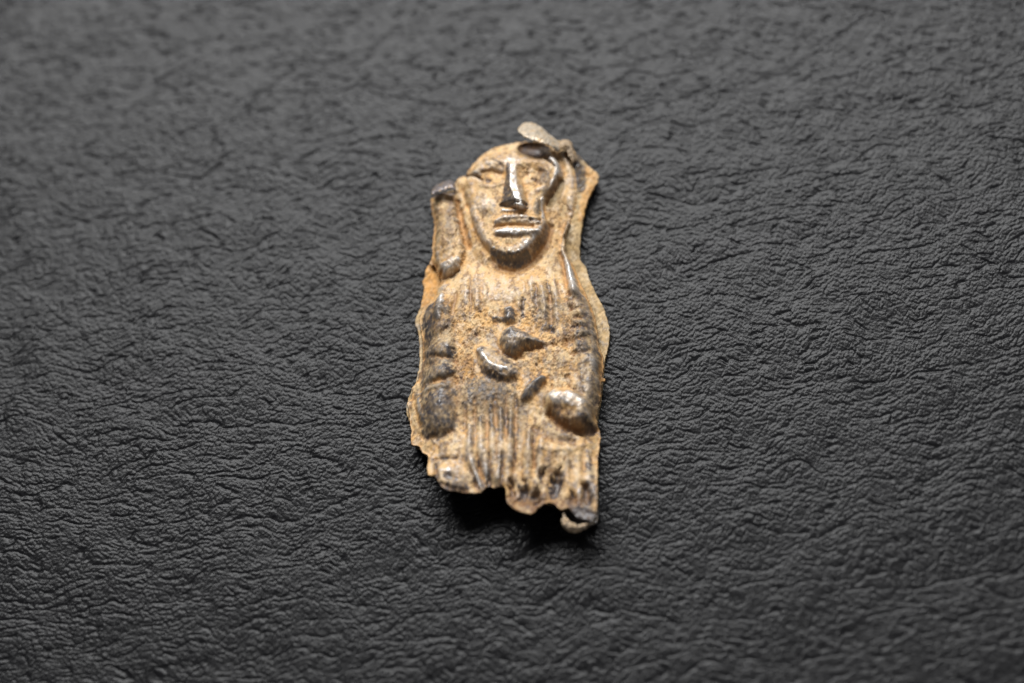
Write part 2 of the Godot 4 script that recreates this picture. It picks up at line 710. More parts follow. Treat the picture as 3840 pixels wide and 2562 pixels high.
# ------------------------------------------------------------------ torn strips
func strip(called: String, rows: Array, thick: float, tint: Color, rough: float, metal: float, grain: float) -> MeshInstance3D:
	# rows of (x, y, h) control points: a bent piece of sheet with thickness
	var ctl := []
	for r in rows:
		var line: Array[Vector3] = []
		for k in range(0, r.size(), 3):
			var q := rectify(r[k], r[k + 1], r[k + 2])
			line.append(plan(q.x, q.y, r[k + 2]))
		ctl.append(line)
	var nu := 40
	var nv := 18
	var g := []
	for b in nv + 1:
		var line: Array[Vector3] = []
		for a in nu + 1:
			var fa: float = float(a) / nu * (ctl[0].size() - 1)
			var ia: int = mini(int(fa), ctl[0].size() - 2)
			var col: Array[Vector3] = []
			for r in ctl:
				var n: int = r.size()
				col.append(r[ia].cubic_interpolate(r[ia + 1], r[maxi(ia - 1, 0)], r[mini(ia + 2, n - 1)], fa - ia))
			var fb := float(b) / nv * (col.size() - 1)
			var ib := mini(int(fb), col.size() - 2)
			var p := col[ib].cubic_interpolate(col[ib + 1], col[maxi(ib - 1, 0)], col[mini(ib + 2, col.size() - 1)], fb - ib)
			var s := p / MM * 30.0
			p += Vector3(n_fine.get_noise_3d(s.x, s.y, s.z), n_fine.get_noise_3d(s.x + 90.0, s.y, s.z), n_fine.get_noise_3d(s.x, s.y + 90.0, s.z)) * 0.00012 * grain
			line.append(p)
		g.append(line)
	var st := SurfaceTool.new()
	st.begin(Mesh.PRIMITIVE_TRIANGLES)
	var top := []
	var low := []
	for b in nv + 1:
		var lt := []
		var ll := []
		for a in nu + 1:
			var du: Vector3 = g[b][mini(a + 1, nu)] - g[b][maxi(a - 1, 0)]
			var dv: Vector3 = g[mini(b + 1, nv)][a] - g[maxi(b - 1, 0)][a]
			var n := dv.cross(du).normalized()
			var edge := minf(minf(a, nu - a) / 3.0, minf(b, nv - b) / 2.0)
			var th := thick * MM * 0.5 * (0.45 + 0.55 * minf(1.0, edge))
			lt.append(g[b][a] + n * th)
			ll.append(g[b][a] - n * th)
		top.append(lt)
		low.append(ll)
	var put := func(p: Vector3) -> void:
		var s := p / MM * 34.0
		var nf := n_fine.get_noise_3d(s.x, s.y, s.z)
		var nm := n_mid.get_noise_3d(s.x, s.y, s.z)
		var c := tint.lerp(Color(0.42, 0.26, 0.11), clampf(nm * 1.4, 0.0, 0.8)).lerp(Color(0.10, 0.07, 0.05), clampf(-nm * 1.2 - 0.15, 0.0, 0.7)) * (1.0 + 0.25 * nf)
		c.a = 1.0
		st.set_color(c)
		st.add_vertex(p)
	var quad := func(a: Vector3, b: Vector3, c: Vector3, d: Vector3) -> void:
		for p in [a, b, c, b, d, c]:
			put.call(p)
	st.set_smooth_group(0)
	for b in nv:
		for a in nu:
			quad.call(top[b][a], top[b][a + 1], top[b + 1][a], top[b + 1][a + 1])
			quad.call(low[b][a + 1], low[b][a], low[b + 1][a + 1], low[b + 1][a])
	for a in nu:
		quad.call(low[0][a], low[0][a + 1], top[0][a], top[0][a + 1])
		quad.call(top[nv][a], top[nv][a + 1], low[nv][a], low[nv][a + 1])
	for b in nv:
		quad.call(low[b + 1][0], low[b][0], top[b + 1][0], top[b][0])
		quad.call(low[b][nu], low[b + 1][nu], top[b][nu], top[b + 1][nu])
	st.index()
	st.generate_normals()
	var m := StandardMaterial3D.new()
	m.resource_name = "torn_sheet"
	m.vertex_color_use_as_albedo = true
	m.roughness = rough
	m.metallic = metal
	var o := MeshInstance3D.new()
	o.name = called
	o.mesh = st.commit()
	o.material_override = m
	figure.add_child(o, true)
	return o


func loop_of(flat: Array, h_at: Callable, jitter: float) -> PackedVector2Array:
	var pts := PackedVector2Array()
	for k in range(0, flat.size(), 2):
		pts.append(rectify(flat[k], flat[k + 1], h_at.call(Vector2(flat[k], flat[k + 1]))))
	return smooth_loop(pts, 7.0, jitter)


func ramp(v: float, flat: Array) -> float:
	for k in range(0, flat.size() - 2, 2):
		if v <= flat[k + 2]:
			return lerpf(flat[k + 1], flat[k + 3], smoothstep(0.0, 1.0, clampf((v - flat[k]) / (flat[k + 2] - flat[k]), 0.0, 1.0)))
	return flat[flat.size() - 1]


# ------------------------------------------------------------------ the figure
func front_edge(p: Vector2) -> float:
	var h := ramp(p.y, [540, 2.2, 800, 1.7, 1050, 1.3, 1300, 1.1, 1560, 1.3, 1720, 2.3, 1900, 3.1, 2000, 3.1])
	h += 0.8 * smoothstep(1800.0, 1600.0, p.x) * smoothstep(1600.0, 1780.0, p.y)
	return h


func back_edge(p: Vector2) -> float:
	var h := ramp(p.y, [520, 1.6, 1000, 0.9, 1500, 0.75, 1800, 0.9, 2000, 1.1])
	h += 1.1 * smoothstep(2240.0, 2130.0, p.x) * smoothstep(1000.0, 850.0, p.y) * smoothstep(1950.0, 2080.0, p.x)
	return h


func build_figure() -> void:
	figure = Node3D.new()
	figure.name = "metal_figurine"
	figure.set_meta("label", "small hollow metal figurine with a stern face, caked in tan soil, on black leather")
	figure.set_meta("category", "figurine")
	add_child(figure)
	mat_cold = StandardMaterial3D.new()
	mat_cold.resource_name = "soil_lined_metal"
	mat_cold.albedo_color = Color(0.12, 0.08, 0.05).linear_to_srgb()
	mat_cold.roughness = 0.8
	build_back_sheet()
	build_front_sheet()
	build_strips()


func build_back_sheet() -> void:
	var edge := [1900, 560, 1960, 540, 2040, 525, 2105, 527, 2128, 523, 2141, 535, 2152, 562, 2180, 590, 2205, 618, 2230, 640, 2244, 657, 2238, 685, 2222, 710, 2206, 745, 2192, 792, 2182, 840, 2176, 900, 2174, 972,
		2192, 992, 2202, 1022, 2216, 1060, 2236, 1104, 2262, 1152, 2278, 1200, 2285, 1245, 2278, 1310, 2266, 1352, 2262, 1400, 2258, 1440, 2252, 1500, 2240, 1580, 2240, 1700, 2242, 1800, 2240, 1900, 2236, 1955, 2190, 1972, 2140, 1945, 2080, 1900,
		1960, 1850, 1800, 1800, 1680, 1770, 1612, 1765, 1608, 1720, 1585, 1690, 1550, 1660, 1542, 1600, 1524, 1545, 1528, 1505, 1540, 1470, 1558, 1432, 1566, 1395, 1573, 1370, 1573, 1300, 1568, 1245, 1558, 1212, 1564, 1180, 1578, 1142, 1584, 1110,
		1590, 1080, 1583, 1056, 1593, 1035, 1598, 1008, 1606, 994, 1640, 980, 1700, 900, 1720, 760, 1790, 640]
	part_names = ["back_sheet"]
	start_relief(1480.0, 440.0, 2340.0, 2040.0, 5.0)
	outline(loop_of(edge, back_edge, 4.0), 5000.0)
	for j in gh:
		for i in gw:
			var p := Vector2(gx0 + i * step, gy0 + j * step)
			var q := j * gw + i
			var d := clampf(near[q] / 60.0, 0.0, 1.0)
			hgt[q] = back_edge(p) - 0.25 * d + n_mid.get_noise_2d(p.x, p.y) * 0.10 + n_fine.get_noise_2d(p.x, p.y) * 0.05
			co[q] = 0.55
	blob(1615, 1066, 60, 100, 15, 0.0, 0.4, {"o": -0.4, "m": -0.9, "r": 0.9})
	blob(1600, 1020, 12, 14, 0, 0.25, 1.0, {"o": 0.0})
	stroke([2150, 560, 26, 2165, 640, 34, 2172, 700, 26], 0.1, 0.7, {"t": 0.95, "m": 0.2})
	stroke([2205, 640, 20, 2225, 670, 24, 2200, 740, 24, 2180, 820, 14], 0.15, 1.0, {"r": 0.55, "o": 0.3})
	blob(2005, 560, 90, 50, 0, -0.5, 0.4, {"t": 1.0, "m": -0.5})  # shade under the flap, painted dark on the back sheet
	stroke([2110, 1930, 50, 2220, 1940, 70], 0.0, 0.4, {"t": 1.0, "m": -0.5})  # shade below the front sheet, painted over this corner
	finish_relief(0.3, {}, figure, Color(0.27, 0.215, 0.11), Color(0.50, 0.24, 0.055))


func build_front_sheet() -> void:
	var edge := [1900, 541, 1945, 533, 2000, 530, 2060, 540, 2100, 548, 2128, 562, 2146, 600, 2157, 650, 2164, 700, 2164, 770, 2148, 835, 2128, 885, 2120, 930, 2124, 958, 2142, 985, 2158, 1018, 2170, 1050, 2186, 1085, 2204, 1120, 2219, 1160, 2232, 1205, 2240, 1255, 2246, 1300,
		2262, 1345, 2260, 1395, 2258, 1422, 2268, 1421, 2268, 1432, 2256, 1440, 2254, 1490, 2246, 1540, 2238, 1590, 2247, 1612, 2250, 1640, 2244, 1700, 2240, 1760, 2240, 1820, 2240, 1880, 2238, 1935, 2224, 1960, 2190, 1958, 2160, 1946, 2136, 1918, 2112, 1926, 2092, 1918, 2084, 1902, 2062, 1898, 2040, 1906, 2016, 1924, 1995, 1942, 1960, 1936, 1928, 1922, 1906, 1896, 1902, 1862, 1898, 1842,
		1880, 1838, 1862, 1846, 1842, 1836, 1828, 1834, 1816, 1856, 1780, 1862, 1720, 1854, 1682, 1850, 1660, 1836, 1645, 1812, 1640, 1790, 1622, 1800, 1610, 1795, 1607, 1770, 1606, 1712, 1582, 1694, 1572, 1672, 1545, 1668, 1540, 1648, 1541, 1600, 1534, 1545, 1530, 1515, 1546, 1490, 1548, 1455, 1566, 1434, 1574, 1400, 1584, 1385, 1586, 1300, 1580, 1240, 1574, 1205, 1584, 1165, 1600, 1142, 1625, 1128, 1640, 1108,
		1650, 1075, 1654, 1050, 1640, 1022, 1632, 998, 1612, 988, 1622, 962, 1622, 930, 1627, 880, 1630, 840, 1622, 800, 1617, 765, 1622, 735, 1660, 722, 1700, 712, 1706, 690, 1720, 670, 1742, 655, 1758, 640, 1778, 615, 1802, 586, 1832, 566, 1862, 551]
	part_names = []
	var p_cloth := part("headcloth")
	var p_chest := part("chest")
	var p_skirt := part("skirt")
	var p_head := part("head")
	start_relief(1490.0, 440.0, 2320.0, 2040.0, 3.0)
	outline(loop_of(edge, front_edge, 4.0), 1700.0)
	for j in gh:
		for i in gw:
			var p := Vector2(gx0 + i * step, gy0 + j * step)
			var q := j * gw + i
			pid[q] = p_cloth if p.y < 1010.0 else (p_chest if p.y < 1480.0 else p_skirt)
			var wide := ramp(p.y, [560, 110.0, 900, 70.0, 1100, 150.0, 1800, 160.0])
			var rise := ramp(p.y, [560, 0.8, 950, 0.9, 1150, 2.5, 1500, 2.8, 1650, 2.3, 1850, 1.2])
			var d := clampf(side[q] / wide, 0.0, 1.0) if ins[q] or near[q] < 40.0 else 0.0
			hgt[q] = front_edge(p) + rise * (1.0 - (1.0 - d) * (1.0 - d))
	uneven = 0.15
	sculpt_head(p_head)
	uneven = 1.0
	sculpt_sides()
	sculpt_chest()
	sculpt_skirt()
	var worn := blurred(hgt, 2)
	for j in gh:
		var k := smoothstep(960.0, 1060.0, gy0 + j * step) * 0.5
		for i in gw:
			hgt[j * gw + i] = lerpf(hgt[j * gw + i], worn[j * gw + i], k + 0.32)
	for j in gh:
		for i in gw:
			var q := j * gw + i
			var x := gx0 + i * step
			var y := gy0 + j * step
			var g := clampf(cg[q], 0.0, 1.0)
			hgt[q] += n_mid.get_noise_2d(x, y) * (0.07 + 0.10 * g) + n_fine.get_noise_2d(x, y) * (0.022 + 0.08 * g)
			if g > 0.05:
				hgt[q] += g * 0.16 * (absf(n_crust.get_noise_2d(x, y)) - 0.25)
	var parents := {"nose": "head", "upper_lip": "head", "lower_lip": "head", "chin": "head", "eye": "head", "eye#2": "head", "cheek": "head"}
	finish_relief(0.2, parents, figure, Color(0.082, 0.066, 0.050), Color(0.13, 0.060, 0.026))


func sculpt_head(p_head: int) -> void:
	# face mask standing proud of the head cloth
	patch([1860, 566, 1925, 558, 1960, 574, 2010, 584, 2060, 586, 2080, 592, 2102, 625, 2098, 672, 2080, 712, 2050, 748, 2040, 790, 2058, 838, 2052, 882, 2018, 934, 1982, 974, 1945, 998, 1902, 1000, 1868, 986, 1834, 950, 1800, 900, 1774, 845, 1760, 785, 1738, 722, 1752, 655, 1800, 596], 40.0, 1.15, 0.75, {"p": p_head, "m": 0.15})
	blob(1915, 770, 150, 190, 0, 0.55, 0.9)
	blob(1905, 605, 90, 40, 0, 0.25, 1.2, {"m": 0.2})
	blob(1918, 604, 40, 24, 0, 0.05, 1.0, {"m": 0.8})  # forehead reflection painted in as pale metal
	stroke([1812, 606, 6, 1840, 596, 7, 1872, 612, 6, 1888, 628, 5], -0.12, 1.0, {"o": 0.8, "t": 0.3})  # brow shadow line painted into a shallow groove
	# cavity under the flap, its shade painted in dark brown
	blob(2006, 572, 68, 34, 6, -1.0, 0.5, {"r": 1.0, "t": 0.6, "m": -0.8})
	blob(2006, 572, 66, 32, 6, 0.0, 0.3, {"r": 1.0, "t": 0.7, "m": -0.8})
	# brows, sockets
	blob(1848, 664, 62, 34, -8, -0.50, 1.2, {"m": -0.2})
	stroke([1784, 640, 14, 1826, 608, 18, 1878, 604, 16], 0.22, 1.3, {"m": 0.3})
	stroke([1806, 634, 8, 1842, 626, 9, 1884, 640, 8], 0.16, 1.2, {"m": 0.25})
	stroke([1808, 648, 5, 1842, 642, 5, 1880, 654, 5], -0.14, 1.0, {"o": 0.5})
	blob(1846, 668, 40, 15, 5, 0.25, 1.0, {"p": part("eye")})
	blob(1830, 680, 17, 9, 0, -0.14, 0.8, {"t": 0.8})
	stroke([1800, 694, 8, 1840, 698, 9, 1880, 690, 8], 0.16, 1.3)
	stroke([1735, 652, 7, 1770, 664, 7, 1797, 673, 6, 1812, 684, 4], -0.8, 0.7, {"t": 0.85})
	blob(1832, 612, 16, 10, 0, 0.03, 1.0, {"t": 0.3, "m": 0.5})
	uneven = 1.3
	blob(1992, 668, 64, 56, 0, -0.65, 1.1, {"m": -0.5, "g": 0.35})
	blob(1996, 672, 34, 26, 0, 0.35, 1.0, {"p": part("eye#2"), "m": -0.4, "g": 0.4})
	blob(2012, 682, 22, 13, 20, -0.4, 0.8, {"o": 0.9, "t": 0.6})
	blob(2036, 650, 20, 26, -20, -0.15, 0.9, {"o": 0.8, "t": 0.35})
	blob(2030, 668, 36, 44, 0, 0.0, 0.8, {"t": 0.4})
	blob(1986, 700, 26, 10, 10, 0.15, 1.0, {"m": -0.3})
	blob(1974, 652, 12, 8, 30, -0.25, 0.8, {"r": 0.7})
	blob(2042, 664, 22, 34, 10, 0.2, 1.0, {"t": 0.4, "m": 0.2, "o": 0.6})
	blob(2030, 706, 18, 10, -20, 0.1, 1.0, {"m": 0.4})
	uneven = 0.15
	# cheek rims
	stroke([2044, 576, 18, 2080, 598, 22, 2096, 632, 20, 2088, 676, 17, 2070, 716, 12, 2038, 746, 9], 0.5, 1.2, {"m": 0.7, "o": 0.0, "p": part("cheek")})
	stroke([2046, 600, 5, 2064, 610, 7, 2082, 626, 4], -0.30, 0.8, {"t": 0.85})
	blob(2016, 768, 17, 40, 6, 0.4, 0.8, {"o": 0.9, "m": -0.2})
	stroke([2034, 748, 6, 2034, 790, 7, 2036, 812, 6], 0.25, 0.9, {"m": 0.8, "o": 0.0})
	blob(1812, 764, 58, 44, 25, 0.34, 1.3, {"m": 0.5, "p": part("cheek")})  # left cheek, its highlight painted in as pale metal
	blob(1828, 796, 26, 18, 0, -0.02, 1.0, {"o": 0.5, "m": 0.2})
	stroke([1772, 800, 20, 1798, 860, 26, 1828, 905, 26], 0.15, 1.4, {"m": 0.3})
	blob(1735, 692, 40, 26, 20, 0.2, 1.0, {"m": -0.2})
	# nose: left flank steep, its dark reflection painted in; bridge flat, its brightness painted, right flank gentle
	var pn := part("nose")
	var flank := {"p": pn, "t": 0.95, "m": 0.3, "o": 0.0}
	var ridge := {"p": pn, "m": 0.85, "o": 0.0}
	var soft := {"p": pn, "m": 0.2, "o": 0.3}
	facets([[1900, 606, 0.0], [1914, 612, 0.25], [1934, 612, 0.2], [1892, 690, 0.0], [1912, 696, 0.95], [1937, 692, 0.85], [1962, 696, 0.0], [1878, 764, 0.0], [1936, 764, 1.35], [1962, 772, 1.15], [1986, 776, 0.0], [1926, 726, 1.25], [1950, 730, 1.2], [1964, 612, 0.0]],
		[[0, 1, 4, flank], [0, 4, 3, flank], [3, 4, 11, flank], [3, 11, 7, flank], [7, 11, 8, flank], [1, 2, 5, ridge], [1, 5, 4, ridge], [4, 5, 12, ridge], [4, 12, 11, ridge], [11, 12, 9, ridge], [11, 9, 8, ridge], [2, 13, 6, soft], [2, 6, 5, soft], [5, 6, 12, soft], [6, 10, 12, soft], [12, 10, 9, soft]])
	stroke([1880, 776, 7, 1910, 780, 7, 1948, 782, 6], -0.6, 0.8, {"t": 0.8})
	stroke([1882, 784, 5, 1905, 788, 5, 1945, 788, 5], 0.25, 0.9, {"m": 0.7})
	blob(1972, 784, 13, 12, 30, -0.6, 0.7, {"t": 0.9, "r": 0.4})
	# mouth
	stroke([1858, 828, 9, 1890, 814, 16, 1928, 812, 16, 1970, 814, 16, 2016, 824, 12], 0.42, 1.2, {"p": part("upper_lip"), "m": 0.4})
	for x in [1902, 1916, 1930, 1946]:
		stroke([x, 800, 3, x + 1, 814, 3], -0.10, 0.8, {"t": 0.4})
	stroke([1990, 824, 8, 2006, 826, 9, 2024, 828, 7], -0.45, 0.8, {"t": 0.8})
	stroke([1852, 836, 6, 1880, 826, 6, 1925, 822, 5, 1990, 824, 6], -0.14, 1.0, {"o": 0.4})
	blob(1930, 834, 70, 11, 0, 0.12, 1.0, {"p": part("upper_lip")})
	stroke([1856, 854, 6, 1900, 846, 5, 1940, 846, 6, 2000, 850, 5], -0.3, 1.0, {"r": 0.3})
	stroke([1862, 868, 11, 1900, 866, 20, 1940, 866, 21, 1990, 866, 18, 2022, 868, 10], 0.46, 1.0, {"p": part("lower_lip"), "m": 0.75})
	stroke([1854, 882, 6, 1890, 888, 8, 1930, 890, 8, 1980, 882, 6, 2018, 874, 5], -0.12, 0.9, {"t": 0.35, "r": 0.4})
	blob(1926, 900, 44, 16, 0, 0.12, 1.0, {"m": -0.6})
	var pc := part("chin")
	stroke([1838, 905, 20, 1868, 928, 22, 1905, 938, 24], 0.2, 1.3, {"p": pc, "m": 0.1})
	stroke([1915, 940, 22, 1945, 934, 28, 1990, 906, 32, 2030, 866, 24], 0.26, 1.3, {"p": pc, "m": 0.55})
	for k in 6:
		blob(1850 + k * 19, 942 + [-6, 4, 8, 3, 10, 2][k], 11, 10, 0, 0.2, 0.9, {"m": 0.8})
	stroke([1846, 950, 10, 1880, 966, 18, 1930, 976, 22, 1976, 958, 16], -0.15, 0.6, {"t": 1.0, "m": -0.8})  # shade of the chin undercut, painted dark
	stroke([2004, 934, 8, 2040, 890, 10, 2054, 846, 8], -0.1, 0.9, {"t": 0.6})
	# beside the cheek
	stroke([2104, 694, 14, 2084, 732, 22, 2060, 764, 20], -1.3, 0.7, {"r": 0.9, "t": 0.2, "m": -0.5})  # deep hollow with its shade painted dark brown
	blob(2100, 800, 52, 66, 0, -0.35, 1.0, {"g": 0.6, "m": -0.4, "o": 0.35})
	for p in [[2092, 770], [2120, 780], [2110, 812], [2132, 800]]:
		blob(p[0], p[1], 11, 9, 20, -0.3, 0.8, {"r": 0.7})
	# under the chin
	stroke([1758, 800, 34, 1776, 870, 40, 1812, 940, 40, 1850, 985, 26], 0.55, 1.2, {})
	stroke([1846, 985, 20, 1880, 1006, 28, 1930, 1014, 34, 1990, 990, 30, 2044, 925, 26, 2066, 860, 20], -0.55, 1.0, {"r": 0.45, "m": -0.6})  # brown cast shadow below the chin painted into the groove


func sculpt_sides() -> void:
	stroke([1660, 1090, 44, 1640, 1200, 62, 1640, 1340, 72, 1640, 1460, 76, 1640, 1560, 70], 0.75, 1.1, {})
	stroke([2152, 1085, 36, 2182, 1180, 50, 2200, 1300, 54, 2208, 1420, 58, 2182, 1540, 72], 0.95, 0.9, {"m": 0.2, "o": 0.25})
	# left lappet
	var lp := part("lappet")
	patch([1625, 740, 1700, 728, 1712, 800, 1735, 880, 1742, 950, 1728, 990, 1690, 1030, 1660, 1040, 1632, 990, 1628, 930, 1634, 850], 26.0, 0.85, 0.8, {"p": lp, "m": 0.1})
	stroke([1718, 760, 10, 1735, 850, 14, 1760, 930, 16], -0.45, 1.0, {"r": 0.2})
	patch([1648, 985, 1720, 958, 1734, 975, 1715, 1010, 1665, 1040, 1645, 1010], 16.0, 0.25, 0.9, {"m": 0.55, "p": lp})
	stroke([1662, 1046, 5, 1690, 1034, 6, 1718, 1012, 6], -0.45, 0.8, {"t": 0.45})
	blob(1685, 752, 24, 26, 0, -0.3, 1.0, {"r": 0.5})
	stroke([1622, 738, 10, 1660, 732, 12, 1706, 728, 12], -0.4, 0.6, {"t": 0.95, "m": -0.5})  # black shade under the torn lip, painted across the lappet top
	stroke([1712, 850, 4, 1714, 890, 5], -0.25, 1.0, {"t": 0.4})
	for s in [[1650, 790], [1690, 870], [1665, 905], [1650, 860], [1695, 800]]:
		blob(s[0], s[1], 20, 16, 20, 0.14, 1.0, {"r": 0.3, "m": -0.2})
	# right cord: a ridge with its highlight painted pale, then a string of beads
	uneven = 0.3
	var rp := part("cord")
	stroke([2110, 572, 16, 2138, 630, 24, 2148, 700, 27, 2142, 780, 25, 2130, 842, 16, 2116, 885, 12], 0.42, 1.4, {"p": rp, "m": 0.4})
	stroke([2134, 835, 8, 2116, 885, 10, 2110, 940, 11, 2122, 965, 12, 2134, 1005, 17, 2144, 1045, 22, 2152, 1085, 20], 0.75, 0.9, {"p": rp, "m": 0.9})
	stroke([2126, 985, 12, 2140, 1040, 13, 2150, 1082, 12], 0.3, 0.9, {"p": rp, "m": 1.0})
	stroke([2100, 960, 12, 2118, 1010, 14, 2128, 1080, 14], -0.3, 1.0, {"r": 0.3})
	uneven = 1.0
	var beads := [[2164, 1108, 36, 19], [2172, 1140, 40, 21], [2186, 1172, 40, 22], [2192, 1208, 40, 21], [2194, 1246, 40, 23], [2194, 1292, 38, 28]]
	for b in beads:
		blob(b[0], b[1], b[2], b[3], -14, 0.36, 1.0, {"p": part("bead#%d" % b[1]), "m": 0.35})
	for b in [[2150, 1124], [2160, 1157], [2172, 1191], [2176, 1228], [2178, 1270], [2180, 1322]]:
		stroke([b[0] - 22, b[1] + 6, 5, b[0] + 12, b[1], 6, b[0] + 40, b[1] - 10, 4], -0.2, 1.0, {"r": 0.6})
	for b in [[2136, 1108], [2146, 1150], [2160, 1186], [2160, 1225]]:
		blob(b[0], b[1], 14, 12, 0, -0.5, 1.0, {"r": 0.7, "t": 0.2})
	stroke([2172, 1090, 12, 2200, 1130, 14, 2216, 1190, 15, 2226, 1250, 15, 2232, 1330, 15], 0.25, 1.2, {"m": 0.5, "p": rp})
	blob(2180, 1240, 14, 16, 0, 0.05, 1.0, {"t": 0.55})
	blob(2182, 1298, 18, 16, 0, 0.05, 1.0, {"t": 0.7})
	# right arm
	var ra := part("arm")
	stroke([2215, 1340, 26, 2222, 1400, 26, 2224, 1450, 34, 2216, 1520, 40, 2190, 1575, 40], 0.8, 0.9, {"p": ra, "m": 0.35})
	blob(2226, 1358, 20, 40, -8, 0.25, 0.7, {"m": 0.7, "p": ra})
	stroke([2186, 1350, 12, 2184, 1420, 12], 0.35, 0.9, {"t": 0.35, "p": ra})
	stroke([2210, 1330, 5, 2208, 1370, 5, 2222, 1400, 4], -0.2, 0.9, {"t": 0.3})
	blob(2206, 1455, 20, 50, 5, 0.05, 1.0, {"t": 0.35, "m": 0.5})
	blob(2240, 1430, 10, 18, 0, 0.15, 1.0, {"m": 1.0})  # arm highlight painted in as pale metal
	var rh := part("hand")
	uneven = 0.4
	patch([2036, 1492, 2056, 1462, 2110, 1450, 2160, 1462, 2204, 1490, 2222, 1535, 2212, 1592, 2165, 1608, 2120, 1590, 2078, 1560, 2048, 1528], 38.0, 0.85, 0.8, {"p": rh, "o": 0.2})
	patch([2056, 1472, 2110, 1458, 2180, 1486, 2194, 1512, 2150, 1524, 2090, 1516, 2064, 1504], 14.0, 0.22, 0.8, {"m": 0.75, "o": 0.0, "t": 0.0, "p": rh})
	uneven = 1.0
	stroke([2058, 1522, 9, 2100, 1540, 14, 2150, 1554, 18, 2190, 1562, 14], -0.12, 1.0, {"r": 0.5, "o": 0.7, "m": -0.4})
	blob(2190, 1556, 22, 30, 0, 0.05, 1.0, {"t": 0.5, "m": 0.2})
	blob(2153, 1467, 8, 8, 0, -0.7, 0.6, {"r": 1.0, "t": 0.6})
	stroke([2060, 1560, 14, 2090, 1592, 16, 2130, 1612, 18, 2180, 1626, 20, 2225, 1618, 16], -0.85, 0.9, {"r": 0.8, "t": 0.15})
	# left arm: gloss patch at the shoulder, then bracelets
	stroke([1652, 1105, 14, 1645, 1140, 20, 1640, 1180, 16], 0.7, 0.8, {"m": 0.75, "p": part("shoulder")})
	blob(1655, 1080, 18, 18, 0, 0.3, 0.9, {"m": 0.6})
	blob(1662, 1140, 14, 12, 0, -0.1, 1.0, {"t": 0.6})
	stroke([1618, 1142, 14, 1598, 1180, 18, 1592, 1220, 14], 0.1, 0.9, {"t": 0.95, "m": 0.5, "p": part("shoulder")})
	stroke([1630, 1140, 5, 1618, 1185, 5, 1612, 1210, 4], -0.3, 0.9)
	blob(1650, 1215, 50, 30, -20, 0.4, 0.9, {"r": 0.35, "p": part("bracelet#1")})
	blob(1600, 1250, 16, 40, 5, 0.1, 1.0, {"t": 0.65})
	blob(1648, 1302, 70, 46, -14, 0.65, 1.0, {"p": part("bracelet#2"), "m": 0.15})
	blob(1676, 1284, 10, 18, 0, 0.12, 1.0, {"m": 0.8})
	blob(1618, 1322, 20, 22, 0, 0.02, 1.0, {"t": 0.6})
	blob(1694, 1318, 20, 24, 0, 0.02, 1.0, {"t": 0.5, "o": 0.3})
	blob(1640, 1384, 70, 44, -22, 0.7, 1.0, {"p": part("bracelet#3"), "m": 0.15})
	blob(1676, 1386, 24, 34, 10, 0.08, 1.0, {"t": 0.7, "m": 0.3})
	blob(1664, 1345, 14, 14, 0, 0.1, 1.0, {"m": 0.5})
	blob(1605, 1425, 24, 20, -20, 0.1, 1.0, {"t": 0.5})
	stroke([1588, 1352, 6, 1620, 1336, 7, 1660, 1345, 7, 1712, 1350, 6], -0.45, 0.9, {"o": 0.4})
	stroke([1592, 1448, 7, 1630, 1434, 8, 1670, 1424, 7, 1700, 1410, 7], -0.5, 0.9, {"o": 0.4})
	stroke([1560, 1480, 6, 1600, 1456, 8, 1650, 1442, 8, 1672, 1444, 6], 0.45, 0.9, {"m": 0.5})
	blob(1636, 1546, 78, 96, 6, 0.5, 0.8, {"p": part("hand#2"), "o": 0.5, "t": 0.28})
	blob(1632, 1500, 58, 44, -15, 0.05, 1.0, {"t": 0.6, "m": 0.3, "r": 0.2})
	blob(1660, 1450, 12, 14, 0, 0.1, 1.0, {"m": 0.5})
	stroke([1566, 1492, 6, 1574, 1540, 7, 1586, 1580, 6], 0.3, 0.9, {"m": 0.65})
	stroke([1556, 1500, 6, 1564, 1560, 7, 1580, 1610, 6], -0.35, 0.9)
	stroke([1560, 1628, 8, 1600, 1648, 9, 1650, 1646, 9, 1700, 1620, 9], -0.3, 1.0)
	for s in [[1530, 1518, 14], [1548, 1462, 12], [1570, 1390, 8], [1560, 1440, 10]]:
		blob(s[0], s[1], s[2], s[2] * 1.4, 0, 0.35, 0.8, {"m": 0.35})


